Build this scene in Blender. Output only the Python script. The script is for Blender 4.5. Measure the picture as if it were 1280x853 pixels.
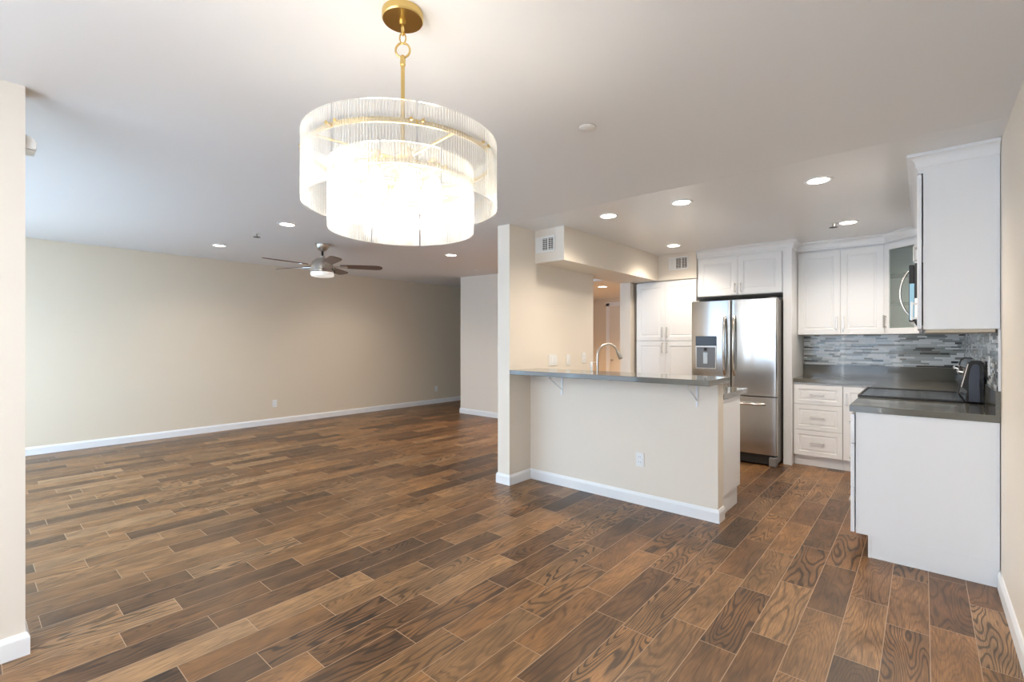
import bpy, math, random
from mathutils import Vector, Matrix
random.seed(7)
PI = math.pi
for o in list(bpy.data.objects):
    bpy.data.objects.remove(o, do_unlink=True)
SC = bpy.context.scene
COL = SC.collection

# ------------------------------------------------------------------ camera
cam_d = bpy.data.cameras.new('camera')
cam = bpy.data.objects.new('camera', cam_d)
COL.objects.link(cam)
SC.camera = cam
cam_d.sensor_width = 36.0
cam_d.lens = 595.5 / 1280 * 36
cam_d.clip_start = 0.02
cam.location = (0, 0, 1.33)
cam.rotation_euler = (PI / 2, 0, math.radians(40.8))

# ------------------------------------------------------------------ look / world / daylight
SC.view_settings.view_transform = 'Standard'
SC.view_settings.look = 'None'
SC.view_settings.gamma = 1.0
SC.view_settings.use_curve_mapping = False
SC.view_settings.exposure = 1.42
SC.render.film_transparent = False

W = bpy.data.worlds.new('sky')
SC.world = W
W.use_nodes = True
W.node_tree.nodes['Background'].inputs[0].default_value = (0.62, 0.78, 1.0, 1)
W.node_tree.nodes['Background'].inputs[1].default_value = 1.5

WIN_DINING = 95
WIN_LIVING = 175
FILL_DINING = 500
FILL_LIVING = 360
CAN = 17
CAN_COL = (1.0, 0.87, 0.72)
CHAND = 1.0
HALL = 95
HALL_COL = (1.0, 0.62, 0.27)


def area(name, loc, rot, sx, sy, power, color):
    l = bpy.data.lights.new(name, 'AREA')
    l.shape = 'RECTANGLE'
    l.size = sx
    l.size_y = sy
    l.energy = power
    l.color = color
    o = bpy.data.objects.new(name, l)
    o.location = loc
    o.rotation_euler = rot
    COL.objects.link(o)
    return o


# daylight entering through the two window walls behind the camera (they face +Y)
area('daylight_dining', (-1.53, -1.42, 1.25), (PI / 2, 0, PI), 2.1, 2.05, WIN_DINING, (0.86, 0.94, 1.0))
area('daylight_living', (-5.63, -0.77, 1.17), (PI / 2, 0, PI), 3.9, 2.1, WIN_LIVING, (0.34, 0.68, 1.0))

# added fill lamps outside the same windows, aimed upward to brighten the ceilings
area('ceiling_fill_dining', (-1.53, -2.3, 0.15), (PI / 2 + math.radians(40), 0, PI), 2.2, 1.4, FILL_DINING, (1.0, 0.97, 0.93))
area('ceiling_fill_living', (-5.63, -1.65, 0.15), (PI / 2 + math.radians(40), 0, PI), 4.4, 1.4, FILL_LIVING, (0.86, 0.93, 1.0))


# ------------------------------------------------------------------ materials
def mat(name, color, rough=0.5, metal=0.0, spec=0.5, emit=None, estr=0.0, coat=0.0, aniso=0.0):
    m = bpy.data.materials.new(name)
    m.use_nodes = True
    b = m.node_tree.nodes['Principled BSDF']
    b.inputs['Base Color'].default_value = (*color, 1)
    b.inputs['Roughness'].default_value = rough
    b.inputs['Metallic'].default_value = metal
    b.inputs['Specular IOR Level'].default_value = spec
    b.inputs['Coat Weight'].default_value = coat
    b.inputs['Anisotropic'].default_value = aniso
    if emit:
        b.inputs['Emission Color'].default_value = (*emit, 1)
        b.inputs['Emission Strength'].default_value = estr
    return m


def add_noise_bump(m, scale=(60, 60, 60), strength=0.05, dist=0.002, detail=3, rough_var=None):
    nt = m.node_tree
    b = nt.nodes['Principled BSDF']
    tc = nt.nodes.new('ShaderNodeTexCoord')
    mp = nt.nodes.new('ShaderNodeMapping')
    mp.inputs['Scale'].default_value = scale
    nz = nt.nodes.new('ShaderNodeTexNoise')
    nz.inputs['Scale'].default_value = 1
    nz.inputs['Detail'].default_value = detail
    bp = nt.nodes.new('ShaderNodeBump')
    bp.inputs['Strength'].default_value = strength
    bp.inputs['Distance'].default_value = dist
    nt.links.new(tc.outputs['Object'], mp.inputs['Vector'])
    nt.links.new(mp.outputs['Vector'], nz.inputs['Vector'])
    nt.links.new(nz.outputs['Fac'], bp.inputs['Height'])
    nt.links.new(bp.outputs['Normal'], b.inputs['Normal'])
    if rough_var:
        mr = nt.nodes.new('ShaderNodeMapRange')
        mr.inputs['To Min'].default_value = rough_var[0]
        mr.inputs['To Max'].default_value = rough_var[1]
        nt.links.new(nz.outputs['Fac'], mr.inputs['Value'])
        nt.links.new(mr.outputs['Result'], b.inputs['Roughness'])
    return m


M = {}
M['wall'] = add_noise_bump(mat('wall_paint_beige', (0.76, 0.665, 0.53), 0.6, spec=0.3), (40, 40, 40), 0.06, 0.002)
M['wall_tan'] = add_noise_bump(mat('wall_paint_tan', (0.82, 0.75, 0.655), 0.55, spec=0.3), (40, 40, 40), 0.06, 0.002)
M['ceiling'] = add_noise_bump(mat('ceiling_paint', (0.83, 0.825, 0.82), 0.75, spec=0.2), (30, 30, 30), 0.05, 0.002)
M['ceiling_k'] = add_noise_bump(mat('ceiling_satin_paint', (0.82, 0.81, 0.80), 0.28, spec=0.5), (5, 5, 5), 0.06, 0.004)
M['trim'] = mat('white_trim_paint', (0.86, 0.87, 0.88), 0.35)
M['cab'] = mat('white_cabinet_paint', (0.87, 0.88, 0.89), 0.33)
M['cab_in'] = mat('cabinet_interior', (0.72, 0.74, 0.72), 0.5)
M['gap'] = mat('dark_gap', (0.06, 0.055, 0.05), 0.8)
M['plate'] = mat('white_plastic', (0.86, 0.86, 0.84), 0.35)
M['slot'] = mat('slot_dark', (0.05, 0.05, 0.05), 0.6)
M['steel'] = add_noise_bump(mat('brushed_stainless', (0.52, 0.51, 0.495), 0.2, 1.0), (6, 6, 0.9), 0.2, 0.02, 1, (0.14, 0.22))
M['steel_dark'] = mat('grey_enamel', (0.23, 0.225, 0.22), 0.45, 0.3)
M['chrome'] = mat('polished_steel', (0.72, 0.70, 0.67), 0.14, 1.0)
M['nickel'] = mat('brushed_nickel', (0.60, 0.57, 0.53), 0.28, 1.0)
M['brass'] = mat('satin_brass', (0.72, 0.52, 0.20), 0.25, 1.0)
M['black'] = mat('black_gloss', (0.012, 0.012, 0.014), 0.12)
M['black_matte'] = mat('black_plastic', (0.02, 0.02, 0.022), 0.45)
M['charcoal'] = mat('charcoal_plastic', (0.05, 0.055, 0.075), 0.35)
M['blade'] = mat('fan_blade_walnut', (0.13, 0.075, 0.055), 0.4)
M['led'] = mat('led_lens', (1, 1, 1), 0.5, emit=(1.0, 0.93, 0.82), estr=9)
M['bulb'] = mat('bulb_glow', (1, 1, 1), 0.5, emit=(1.0, 0.95, 0.87), estr=12.5)
M['opal'] = mat('opal_glass', (0.9, 0.9, 0.88), 0.25, emit=(1, 0.97, 0.9), estr=0.15)
M['blue_reflection'] = mat('pale_blue_reflection', (0.25, 0.45, 0.58), 0.25)
M['door'] = mat('warm_white_door', (0.78, 0.72, 0.62), 0.4)


def quartz():
    m = mat('grey_quartz', (0.2, 0.2, 0.18), 0.12, coat=0.3)
    nt = m.node_tree
    b = nt.nodes['Principled BSDF']
    tc = nt.nodes.new('ShaderNodeTexCoord')
    nz = nt.nodes.new('ShaderNodeTexNoise')
    nz.inputs['Scale'].default_value = 260
    nz.inputs['Detail'].default_value = 4
    cr = nt.nodes.new('ShaderNodeValToRGB')
    cr.color_ramp.elements[0].position = 0.35
    cr.color_ramp.elements[0].color = (0.115, 0.11, 0.092, 1)
    cr.color_ramp.elements[1].position = 0.68
    cr.color_ramp.elements[1].color = (0.19, 0.185, 0.16, 1)
    nt.links.new(tc.outputs['Object'], nz.inputs['Vector'])
    nt.links.new(nz.outputs['Fac'], cr.inputs['Fac'])
    nt.links.new(cr.outputs['Color'], b.inputs['Base Color'])
    return m


M['quartz'] = quartz()


def glass_mat(name, tint, fac, rough=0.05, haze=0.0):
    m = bpy.data.materials.new(name)
    m.use_nodes = True
    nt = m.node_tree
    nt.nodes.clear()
    out = nt.nodes.new('ShaderNodeOutputMaterial')
    tr = nt.nodes.new('ShaderNodeBsdfTransparent')
    tr.inputs[0].default_value = (*tint, 1)
    gl = nt.nodes.new('ShaderNodeBsdfGlossy')
    gl.inputs['Roughness'].default_value = rough
    mx = nt.nodes.new('ShaderNodeMixShader')
    mx.inputs[0].default_value = fac
    nt.links.new(tr.outputs[0], mx.inputs[1])
    nt.links.new(gl.outputs[0], mx.inputs[2])
    df = nt.nodes.new('ShaderNodeBsdfDiffuse')
    df.inputs[0].default_value = (0.78, 0.84, 0.81, 1)
    mx2 = nt.nodes.new('ShaderNodeMixShader')
    mx2.inputs[0].default_value = haze
    nt.links.new(mx.outputs[0], mx2.inputs[1])
    nt.links.new(df.outputs[0], mx2.inputs[2])
    nt.links.new(mx2.outputs[0], out.inputs[0])
    return m


M['glass'] = glass_mat('cabinet_glass', (0.88, 0.95, 0.92), 0.12, haze=0.14)


def fluted():
    m = bpy.data.materials.new('fluted_clear_glass')
    m.use_nodes = True
    nt = m.node_tree
    nt.nodes.clear()
    out = nt.nodes.new('ShaderNodeOutputMaterial')
    tr = nt.nodes.new('ShaderNodeBsdfTransparent')
    tr.inputs[0].default_value = (0.96, 0.96, 0.95, 1)
    tl = nt.nodes.new('ShaderNodeBsdfTranslucent')
    tl.inputs[0].default_value = (0.95, 0.95, 0.93, 1)
    df = nt.nodes.new('ShaderNodeBsdfDiffuse')
    df.inputs[0].default_value = (0.9, 0.9, 0.88, 1)
    gl = nt.nodes.new('ShaderNodeBsdfGlossy')
    gl.inputs['Roughness'].default_value = 0.12
    m1 = nt.nodes.new('ShaderNodeMixShader')
    m1.inputs[0].default_value = 0.4
    nt.links.new(tl.outputs[0], m1.inputs[1])
    nt.links.new(df.outputs[0], m1.inputs[2])
    m2 = nt.nodes.new('ShaderNodeMixShader')
    m2.inputs[0].default_value = 0.5
    nt.links.new(m1.outputs[0], m2.inputs[1])
    nt.links.new(gl.outputs[0], m2.inputs[2])
    lw = nt.nodes.new('ShaderNodeLayerWeight')
    lw.inputs['Blend'].default_value = 0.4
    mr = nt.nodes.new('ShaderNodeMapRange')
    mr.inputs['To Min'].default_value = 0.06
    mr.inputs['To Max'].default_value = 0.85
    nt.links.new(lw.outputs['Facing'], mr.inputs['Value'])
    m3 = nt.nodes.new('ShaderNodeMixShader')
    nt.links.new(mr.outputs['Result'], m3.inputs[0])
    nt.links.new(tr.outputs[0], m3.inputs[1])
    nt.links.new(m2.outputs[0], m3.inputs[2])
    nt.links.new(m3.outputs[0], out.inputs[0])
    return m


M['fluted'] = fluted()

PLANK_W, PLANK_L, X0 = 0.1555, 0.61, 0.0225


def plank_floor():
    m = bpy.data.materials.new('wood_plank_tile')
    m.use_nodes = True
    nt = m.node_tree
    N, L = nt.nodes, nt.links
    b = N['Principled BSDF']

    def math_(op, a, c=None, d=None):
        n = N.new('ShaderNodeMath')
        n.operation = op
        for i, v in enumerate((a, c, d)):
            if v is None:
                continue
            if isinstance(v, (int, float)):
                n.inputs[i].default_value = v
            else:
                L.new(v, n.inputs[i])
        return n.outputs[0]

    def comb(x, y, z=0.0):
        n = N.new('ShaderNodeCombineXYZ')
        for i, v in enumerate((x, y, z)):
            if isinstance(v, (int, float)):
                n.inputs[i].default_value = v
            else:
                L.new(v, n.inputs[i])
        return n.outputs[0]

    def wn(vec):
        n = N.new('ShaderNodeTexWhiteNoise')
        n.noise_dimensions = '3D'
        L.new(vec, n.inputs['Vector'])
        return n.outputs['Value'], n.outputs['Color']

    tc = N.new('ShaderNodeTexCoord')
    sp = N.new('ShaderNodeSeparateXYZ')
    L.new(tc.outputs['Object'], sp.inputs[0])
    X, Y = sp.outputs[0], sp.outputs[1]
    u = math_('DIVIDE', math_('SUBTRACT', X, X0), PLANK_W)
    row = math_('FLOOR', u)
    fu = math_('SUBTRACT', u, row)
    offs, _ = wn(comb(row, 3.3, 1.7))
    v = math_('ADD', math_('DIVIDE', Y, PLANK_L), math_('MULTIPLY', offs, 7.0))
    cell = math_('FLOOR', v)
    fv = math_('SUBTRACT', v, cell)
    # grout distance in metres
    du = math_('MULTIPLY', math_('MINIMUM', fu, math_('SUBTRACT', 1.0, fu)), PLANK_W)
    dv = math_('MULTIPLY', math_('MINIMUM', fv, math_('SUBTRACT', 1.0, fv)), PLANK_L)
    dmin = math_('MINIMUM', du, dv)
    grout = N.new('ShaderNodeMapRange')
    grout.inputs['From Min'].default_value = 0.0011
    grout.inputs['From Max'].default_value = 0.0020
    grout.inputs['To Min'].default_value = 1.0
    grout.inputs['To Max'].default_value = 0.0
    L.new(dmin, grout.inputs['Value'])
    r1, rc = wn(comb(row, cell, 0.5))
    sc = N.new('ShaderNodeSeparateColor')
    L.new(rc, sc.inputs[0])
    rA, rB, rC = sc.outputs[0], sc.outputs[1], sc.outputs[2]
    # ring pattern: contour lines of a stretched noise, different per plank
    px = math_('ADD', math_('MULTIPLY', X, 5.5), math_('MULTIPLY', rA, 50.0))
    py = math_('ADD', math_('MULTIPLY', Y, 0.95), math_('MULTIPLY', rB, 50.0))
    nz = N.new('ShaderNodeTexNoise')
    nz.inputs['Scale'].default_value = 1.0
    nz.inputs['Detail'].default_value = 2.5
    nz.inputs['Roughness'].default_value = 0.42
    L.new(comb(px, py, rC), nz.inputs['Vector'])
    freq = math_('ADD', 110.0, math_('MULTIPLY', rC, 120.0))
    sn = math_('SINE', math_('MULTIPLY', nz.outputs['Fac'], freq))
    ring = N.new('ShaderNodeMapRange')
    ring.interpolation_type = 'SMOOTHSTEP'
    ring.inputs['From Min'].default_value = 0.0
    ring.inputs['From Max'].default_value = 1.0
    L.new(sn, ring.inputs['Value'])
    # fine fibre
    fx = math_('ADD', math_('MULTIPLY', X, 240.0), math_('MULTIPLY', rB, 90.0))
    fy = math_('ADD', math_('MULTIPLY', Y, 11.0), math_('MULTIPLY', rA, 90.0))
    nf = N.new('ShaderNodeTexNoise')
    nf.inputs['Scale'].default_value = 1.0
    nf.inputs['Detail'].default_value = 4.0
    L.new(comb(fx, fy, 0.0), nf.inputs['Vector'])
    # blotch
    bx = math_('ADD', math_('MULTIPLY', X, 9.0), math_('MULTIPLY', rC, 40.0))
    by = math_('ADD', math_('MULTIPLY', Y, 3.5), math_('MULTIPLY', rA, 40.0))
    nb = N.new('ShaderNodeTexNoise')
    nb.inputs['Scale'].default_value = 1.0
    nb.inputs['Detail'].default_value = 3.0
    L.new(comb(bx, by, 4.0), nb.inputs['Vector'])
    # plank tone
    cr = N.new('ShaderNodeValToRGB')
    cr.color_ramp.interpolation = 'LINEAR'
    e = cr.color_ramp.elements
    e[0].position = 0.0
    e[0].color = (0.082, 0.042, 0.019, 1)
    e[1].position = 1.0
    e[1].color = (0.31, 0.180, 0.085, 1)
    for p, c in ((0.22, (0.140, 0.066, 0.024, 1)), (0.45, (0.200, 0.094, 0.032, 1)), (0.62, (0.215, 0.115, 0.048, 1)), (0.8, (0.26, 0.124, 0.042, 1))):
        n = e.new(p)
        n.color = c
    L.new(r1, cr.inputs['Fac'])
    # blotch modulation
    mb = N.new('ShaderNodeMapRange')
    mb.inputs['From Min'].default_value = 0.3
    mb.inputs['From Max'].default_value = 0.7
    mb.inputs['To Min'].default_value = 0.66
    mb.inputs['To Max'].default_value = 1.36
    L.new(nb.outputs['Fac'], mb.inputs['Value'])
    mf = N.new('ShaderNodeMapRange')
    mf.inputs['From Min'].default_value = 0.3
    mf.inputs['From Max'].default_value = 0.7
    mf.inputs['To Min'].default_value = 0.62
    mf.inputs['To Max'].default_value = 1.32
    L.new(nf.outputs['Fac'], mf.inputs['Value'])
    amp = math_('MULTIPLY', ring.outputs[0], math_('ADD', 0.2, math_('MULTIPLY', math_('MULTIPLY', rB, rB), 0.6)))
    tone = math_('MULTIPLY', math_('MULTIPLY', mb.outputs[0], mf.outputs[0]), math_('SUBTRACT', 1.0, amp))
    vm = N.new('ShaderNodeVectorMath')
    vm.operation = 'SCALE'
    L.new(cr.outputs['Color'], vm.inputs[0])
    L.new(tone, vm.inputs['Scale'])
    mx = N.new('ShaderNodeMix')
    mx.data_type = 'RGBA'
    L.new(grout.outputs[0], mx.inputs[0])
    L.new(vm.outputs[0], mx.inputs[6])
    mx.inputs[7].default_value = (0.40, 0.27, 0.17, 1)
    L.new(mx.outputs[2], b.inputs['Base Color'])
    b.inputs['Specular IOR Level'].default_value = 0.55
    ro = N.new('ShaderNodeMapRange')
    ro.inputs['To Min'].default_value = 0.30
    ro.inputs['To Max'].default_value = 0.46
    L.new(nf.outputs['Fac'], ro.inputs['Value'])
    L.new(ro.outputs[0], b.inputs['Roughness'])
    bp = N.new('ShaderNodeBump')
    bp.inputs['Strength'].default_value = 0.25
    bp.inputs['Distance'].default_value = 0.0015
    hh = math_('SUBTRACT', math_('MULTIPLY', nf.outputs['Fac'], 0.5), math_('ADD', math_('MULTIPLY', ring.outputs[0], 0.25), grout.outputs[0]))
    L.new(hh, bp.inputs['Height'])
    L.new(bp.outputs[0], b.inputs['Normal'])
    return m


M['floor'] = plank_floor()


# ------------------------------------------------------------------ mesh helpers
class B:
    """collects geometry in world coordinates, links it as ONE mesh object"""
    def __init__(s):
        s.v, s.f, s.m = [], [], []

    def add(s, vs, fs, mi=0, T=None):
        n = len(s.v)
        for p in vs:
            p = Vector(p)
            s.v.append(T @ p if T else p)
        for f in fs:
            s.f.append([i + n for i in f])
            s.m.append(mi)
        return s

    def box(s, x0, x1, y0, y1, z0, z1, mi=0, T=None):
        vs = [(x0, y0, z0), (x1, y0, z0), (x1, y1, z0), (x0, y1, z0), (x0, y0, z1), (x1, y0, z1), (x1, y1, z1), (x0, y1, z1)]
        fs = [(0, 3, 2, 1), (4, 5, 6, 7), (0, 1, 5, 4), (1, 2, 6, 5), (2, 3, 7, 6), (3, 0, 4, 7)]
        return s.add(vs, fs, mi, T)

    def lathe(s, prof, c=(0, 0, 0), n=32, mi=0, T=None, cap=True):
        vs, fs = [], []
        for (r, z) in prof:
            for k in range(n):
                a = 2 * PI * k / n
                vs.append((c[0] + r * math.cos(a), c[1] + r * math.sin(a), c[2] + z))
        for j in range(len(prof) - 1):
            for k in range(n):
                k2 = (k + 1) % n
                fs.append((j * n + k, j * n + k2, (j + 1) * n + k2, (j + 1) * n + k))
        if cap:
            fs.append(tuple(reversed(range(n))))
            fs.append(tuple((len(prof) - 1) * n + k for k in range(n)))
        return s.add(vs, fs, mi, T)

    def tube(s, pts, r, n=12, mi=0, closed=False, T=None):
        pts = [Vector(p) for p in pts]
        m = len(pts)
        rr = r if isinstance(r, (list, tuple)) else [r] * m
        vs, fs = [], []
        prev = None
        for i, p in enumerate(pts):
            if closed:
                d = pts[(i + 1) % m] - pts[i - 1]
            else:
                d = pts[min(i + 1, m - 1)] - pts[max(i - 1, 0)]
            d.normalize()
            if prev is None:
                a = Vector((0, 0, 1)) if abs(d.z) < 0.9 else Vector((1, 0, 0))
                u = d.cross(a).normalized()
            else:
                u = (prev - d * prev.dot(d)).normalized()
            prev = u
            w = d.cross(u)
            for k in range(n):
                a = 2 * PI * k / n
                vs.append(p + (u * math.cos(a) + w * math.sin(a)) * rr[i])
        seg = m if closed else m - 1
        for j in range(seg):
            j2 = (j + 1) % m
            for k in range(n):
                k2 = (k + 1) % n
                fs.append((j * n + k, j2 * n + k, j2 * n + k2, j * n + k2))
        if not closed:
            fs.append(tuple(range(n)))
            fs.append(tuple(reversed([(m - 1) * n + k for k in range(n)])))
        return s.add(vs, fs, mi, T)

    def prism(s, poly, axis, a, b, mi=0, T=None):
        """poly of 2D points extruded along an axis; axis 'z': (x,y); 'y': (x,z); 'x': (y,z)"""
        n = len(poly)
        def P(q, t):
            if axis == 'z':
                return (q[0], q[1], t)
            if axis == 'y':
                return (q[0], t, q[1])
            return (t, q[0], q[1])
        vs = [P(q, a) for q in poly] + [P(q, b) for q in poly]
        fs = [tuple(range(n)), tuple(reversed(range(n, 2 * n)))]
        for k in range(n):
            k2 = (k + 1) % n
            fs.append((k, n + k, n + k2, k2))
        return s.add(vs, fs, mi, T)

    def build(s, name, mats, parent=None, bevel=0.0, smooth=False, seg=2):
        org = Vector(parent.matrix_world.translation) if False else Vector(WORLD.get(parent.name, (0, 0, 0))) if parent else None
        if org is None:
            xs = [p.x for p in s.v]; ys = [p.y for p in s.v]; zs = [p.z for p in s.v]
            if s.keep_origin:
                org = Vector((0, 0, 0))
            else:
                org = Vector(((min(xs) + max(xs)) / 2, (min(ys) + max(ys)) / 2, min(zs)))
        me = bpy.data.meshes.new(name)
        me.from_pydata([tuple(p - org) for p in s.v], [], s.f)
        if not isinstance(mats, (list, tuple)):
            mats = [mats]
        for m in mats:
            me.materials.append(m)
        me.polygons.foreach_set('material_index', s.m)
        import bmesh
        bm = bmesh.new()
        bm.from_mesh(me)
        bmesh.ops.recalc_face_normals(bm, faces=bm.faces)
        bm.to_mesh(me)
        bm.free()
        me.update()
        o = bpy.data.objects.new(name, me)
        COL.objects.link(o)
        if parent:
            o.parent = parent
            WORLD[o.name] = tuple(org)
        else:
            o.location = org
            WORLD[o.name] = tuple(org)
        if smooth:
            me.polygons.foreach_set('use_smooth', [True] * len(me.polygons))
            if not bevel:
                md = o.modifiers.new('edges', 'EDGE_SPLIT')
                md.split_angle = math.radians(38)
        if bevel:
            md = o.modifiers.new('bevel', 'BEVEL')
            md.width = bevel
            md.segments = seg
            md.limit_method = 'ANGLE'
            md.angle_limit = math.radians(40)
        return o


B.keep_origin = False
WORLD = {}


def thing(name, label, cat, loc, group=None):
    o = bpy.data.objects.new(name, None)
    o.empty_display_size = 0.1
    COL.objects.link(o)
    o.location = loc
    WORLD[o.name] = tuple(loc)
    o['label'] = label
    o['category'] = cat
    if group:
        o['group'] = group
    return o


def tag(o, label, cat, group=None):
    o['label'] = label
    o['category'] = cat
    if group:
        o['group'] = group
    return o


def struct(o):
    o['kind'] = 'structure'
    return o


def frame(org, u, w):
    """matrix: local x -> u (right), local y -> w (out of the face), local z -> up"""
    u = Vector(u).normalized()
    w = Vector(w).normalized()
    z = Vector((0, 0, 1))
    m = Matrix(((u.x, w.x, z.x, org[0]), (u.y, w.y, z.y, org[1]), (u.z, w.z, z.z, org[2]), (0, 0, 0, 1)))
    return m


# ------------------------------------------------------------------ the room
H0 = 2.4108         # dining ceiling
HK = 2.41          # kitchen ceiling (satin)
XR = 0.315         # right wall
YB = 6.46          # kitchen back wall
XD = -2.885        # dividing wall, kitchen side
XD2 = -3.03
XL = -7.86         # living room far wall
YRL = -0.8
YR = -1.45         # window wall behind the camera
YE = 8.67


def S(b, name, m, **k):
    b.keep_origin = True
    return struct(b.build(name, m, **k))


S(B().box(XL - 0.2, XR + 0.2, YR - 0.3, YE + 0.2, -0.1, 0.0), 'floor', M['floor'])
# ceiling: the living room ceiling rises slightly towards the far wall
cx = [XR + 0.2, -2.95, -5.5, -6.5, XL - 0.2]
cz = [H0, H0, 1.33 + 1.16, 1.33 + 1.18, 1.33 + 1.202]
poly = [(x, z) for x, z in zip(cx, cz)] + [(XL - 0.2, 2.75), (XR + 0.2, 2.75)]
S(B().prism(poly, 'y', YR - 0.3, YE + 0.2), 'ceiling', M['ceiling'])
S(B().box(XD, XR + 0.1, 3.305, YB + 0.1, HK, H0 + 0.02), 'ceiling', M['ceiling_k'])
S(B().box(-5.3, XD2, 6.05, YE + 0.1, 2.2, 2.62), 'ceiling', M['ceiling'])

S(B().box(XR, XR + 0.15, YR - 0.2, YB + 0.15, 0, 2.7), 'wall_right', M['wall_tan'])
S(B().box(XD2, XR + 0.15, YB, YB + 0.15, 0, 2.7), 'wall_back', M['wall_tan'])
S(B().box(XL - 0.15, XL, YR - 0.2, YE + 0.2, 0, 2.75), 'wall_left', M['wall'])
# dividing wall stub at the left of the frame
S(B().box(XD2, XD, YR, 0.181, 0, 2.7), 'wall_divider_front', M['wall_tan'])
# dividing wall / pillar with the opening to the hall
b = B().box(XD2, XD, 3.307, 4.777, 0, 2.6)
b.box(XD2, XD, 5.695, YE, 0, 2.6).box(XD2, XD, 4.777, 5.695, 2.09, 2.6)
S(b, 'wall_divider_kitchen', M['wall_tan'])
# half wall of the peninsula
S(B().box(XD, -1.135, 3.617, 3.74, 0, 1.02), 'wall_peninsula', M['wall_tan'])
# soffit
b = B().box(XD, -2.54, 3.686, 5.777, 2.09, HK + 0.005)
b.box(XD, -2.062, 5.777, YB, 2.09, HK + 0.005)
S(b, 'wall_soffit', M['wall_tan'])
# far block between living room and hall
S(B().box(-6.48, -5.3, 6.05, YE, 0, 2.7), 'wall_far', M['wall_tan'])
S(B().box(XL, XD2, YE, YE + 0.15, 0, 2.7), 'wall_hall_end', M['wall'])
# window wall behind the camera
b = B()
for (x0, x1, z0, z1, yy) in ((XL, -7.6, 0, 2.7, YRL), (-3.66, XD2, 0, 2.7, YRL), (XD2, -2.6, 0, 2.7, YR), (-0.45, XR, 0, 2.7, YR), (-7.6, -3.66, 2.25, 2.7, YRL), (-2.6, -0.45, 2.28, 2.7, YR), (-7.6, -3.66, 0, 0.08, YRL), (-2.6, -0.45, 0, 0.15, YR)):
    b.box(x0, x1, yy - 0.15, yy, z0, z1)
S(b, 'wall_rear', M['wall_tan'])


def window(idx, x0, x1, z0, z1, n, YR=YR):
    b = B()
    t = 0.05
    b.box(x0, x1, YR - 0.10, YR - 0.05, z1 - t, z1).box(x0, x1, YR - 0.10, YR - 0.05, z0, z0 + t)
    for k in range(n + 1):
        x = x0 + (x1 - x0 - t) * k / n
        b.box(x, x + t, YR - 0.10, YR - 0.05, z0 + t, z1 - t)
    S(b, 'window_%d' % idx, M['trim'])


window(1, -2.6, -0.45, 0.15, 2.28, 2)
window(2, -7.6, -3.66, 0.08, 2.25, 3, YRL)


# baseboards
def baseboard(pts, name, closed_ends=True):
    """pts: polyline along the wall foot, room on the left-hand side of travel"""
    h, t = 0.095, 0.014
    prof = [(0, 0), (t, 0), (t, h - 0.022), (t * 0.75, h - 0.012), (t * 0.4, h), (0, h)]
    b = B()
    n = len(pts)
    P = [Vector((p[0], p[1])) for p in pts]
    offs = []
    for i in range(n):
        ns = []
        if i > 0:
            d = (P[i] - P[i - 1]).normalized(); ns.append(Vector((-d.y, d.x)))
        if i < n - 1:
            d = (P[i + 1] - P[i]).normalized(); ns.append(Vector((-d.y, d.x)))
        if len(ns) == 2:
            m = (ns[0] + ns[1]); m = m / (m.dot(ns[0]))
        else:
            m = ns[0]
        offs.append(m)
    k = len(prof)
    vs = []
    for i in range(n):
        for (o, z) in prof:
            q = P[i] + offs[i] * o
            vs.append((q.x, q.y, z))
    fs = []
    for i in range(n - 1):
        for j in range(k):
            j2 = (j + 1) % k
            fs.append((i * k + j, (i + 1) * k + j, (i + 1) * k + j2, i * k + j2))
    fs.append(tuple(range(k)))
    fs.append(tuple(reversed([(n - 1) * k + j for j in range(k)])))
    b.add(vs, fs)
    return S(b, name, M['trim'])


baseboard([(XL, YE), (XL, YRL)], 'baseboard_left')
baseboard([(XR, YR), (XR, 3.645)], 'baseboard_right')
baseboard([(XD2, YR), (XD2, 0.181), (XD, 0.181), (XD, YR)], 'baseboard_divider_front')
baseboard([(-1.135, 3.735), (-1.135, 3.617), (XD, 3.617), (XD, 3.307), (XD2, 3.307), (XD2, 4.777)], 'baseboard_peninsula')
baseboard([(-5.3, 6.05), (-6.48, 6.05), (-6.48, YE)], 'baseboard_far')

# hall door, casing
dx0, dx1 = -4.84, -4.02
S(B().box(dx0 - 0.08, dx0, YE - 0.025, YE, 0, 2.1).box(dx1, dx1 + 0.08, YE - 0.025, YE, 0, 2.1).box(dx0 - 0.08, dx1 + 0.08, YE - 0.025, YE, 2.04, 2.12), 'trim_1', M['trim'], bevel=0.004)
b = B().box(dx0, dx1, YE - 0.012, YE - 0.002, 0, 2.04)
for (x0, x1) in ((dx0 + 0.1, dx0 + 0.37), (dx1 - 0.37, dx1 - 0.1)):
    for (z0, z1) in ((0.2, 0.95), (1.08, 1.9)):
        b.box(x0, x1, YE - 0.018, YE - 0.010, z0, z1)
dr = S(b, 'door_1', M['door'], bevel=0.003)
B().lathe([(0.012, 0), (0.012, 0.04), (0.027, 0.05), (0.027, 0.07), (0.01, 0.08)], T=Matrix.Translation((dx0 + 0.07, YE - 0.01, 0.95)) @ Matrix.Rotation(PI / 2, 4, 'X'), n=16).build('door_handle', M['nickel'], dr, smooth=True)


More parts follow.
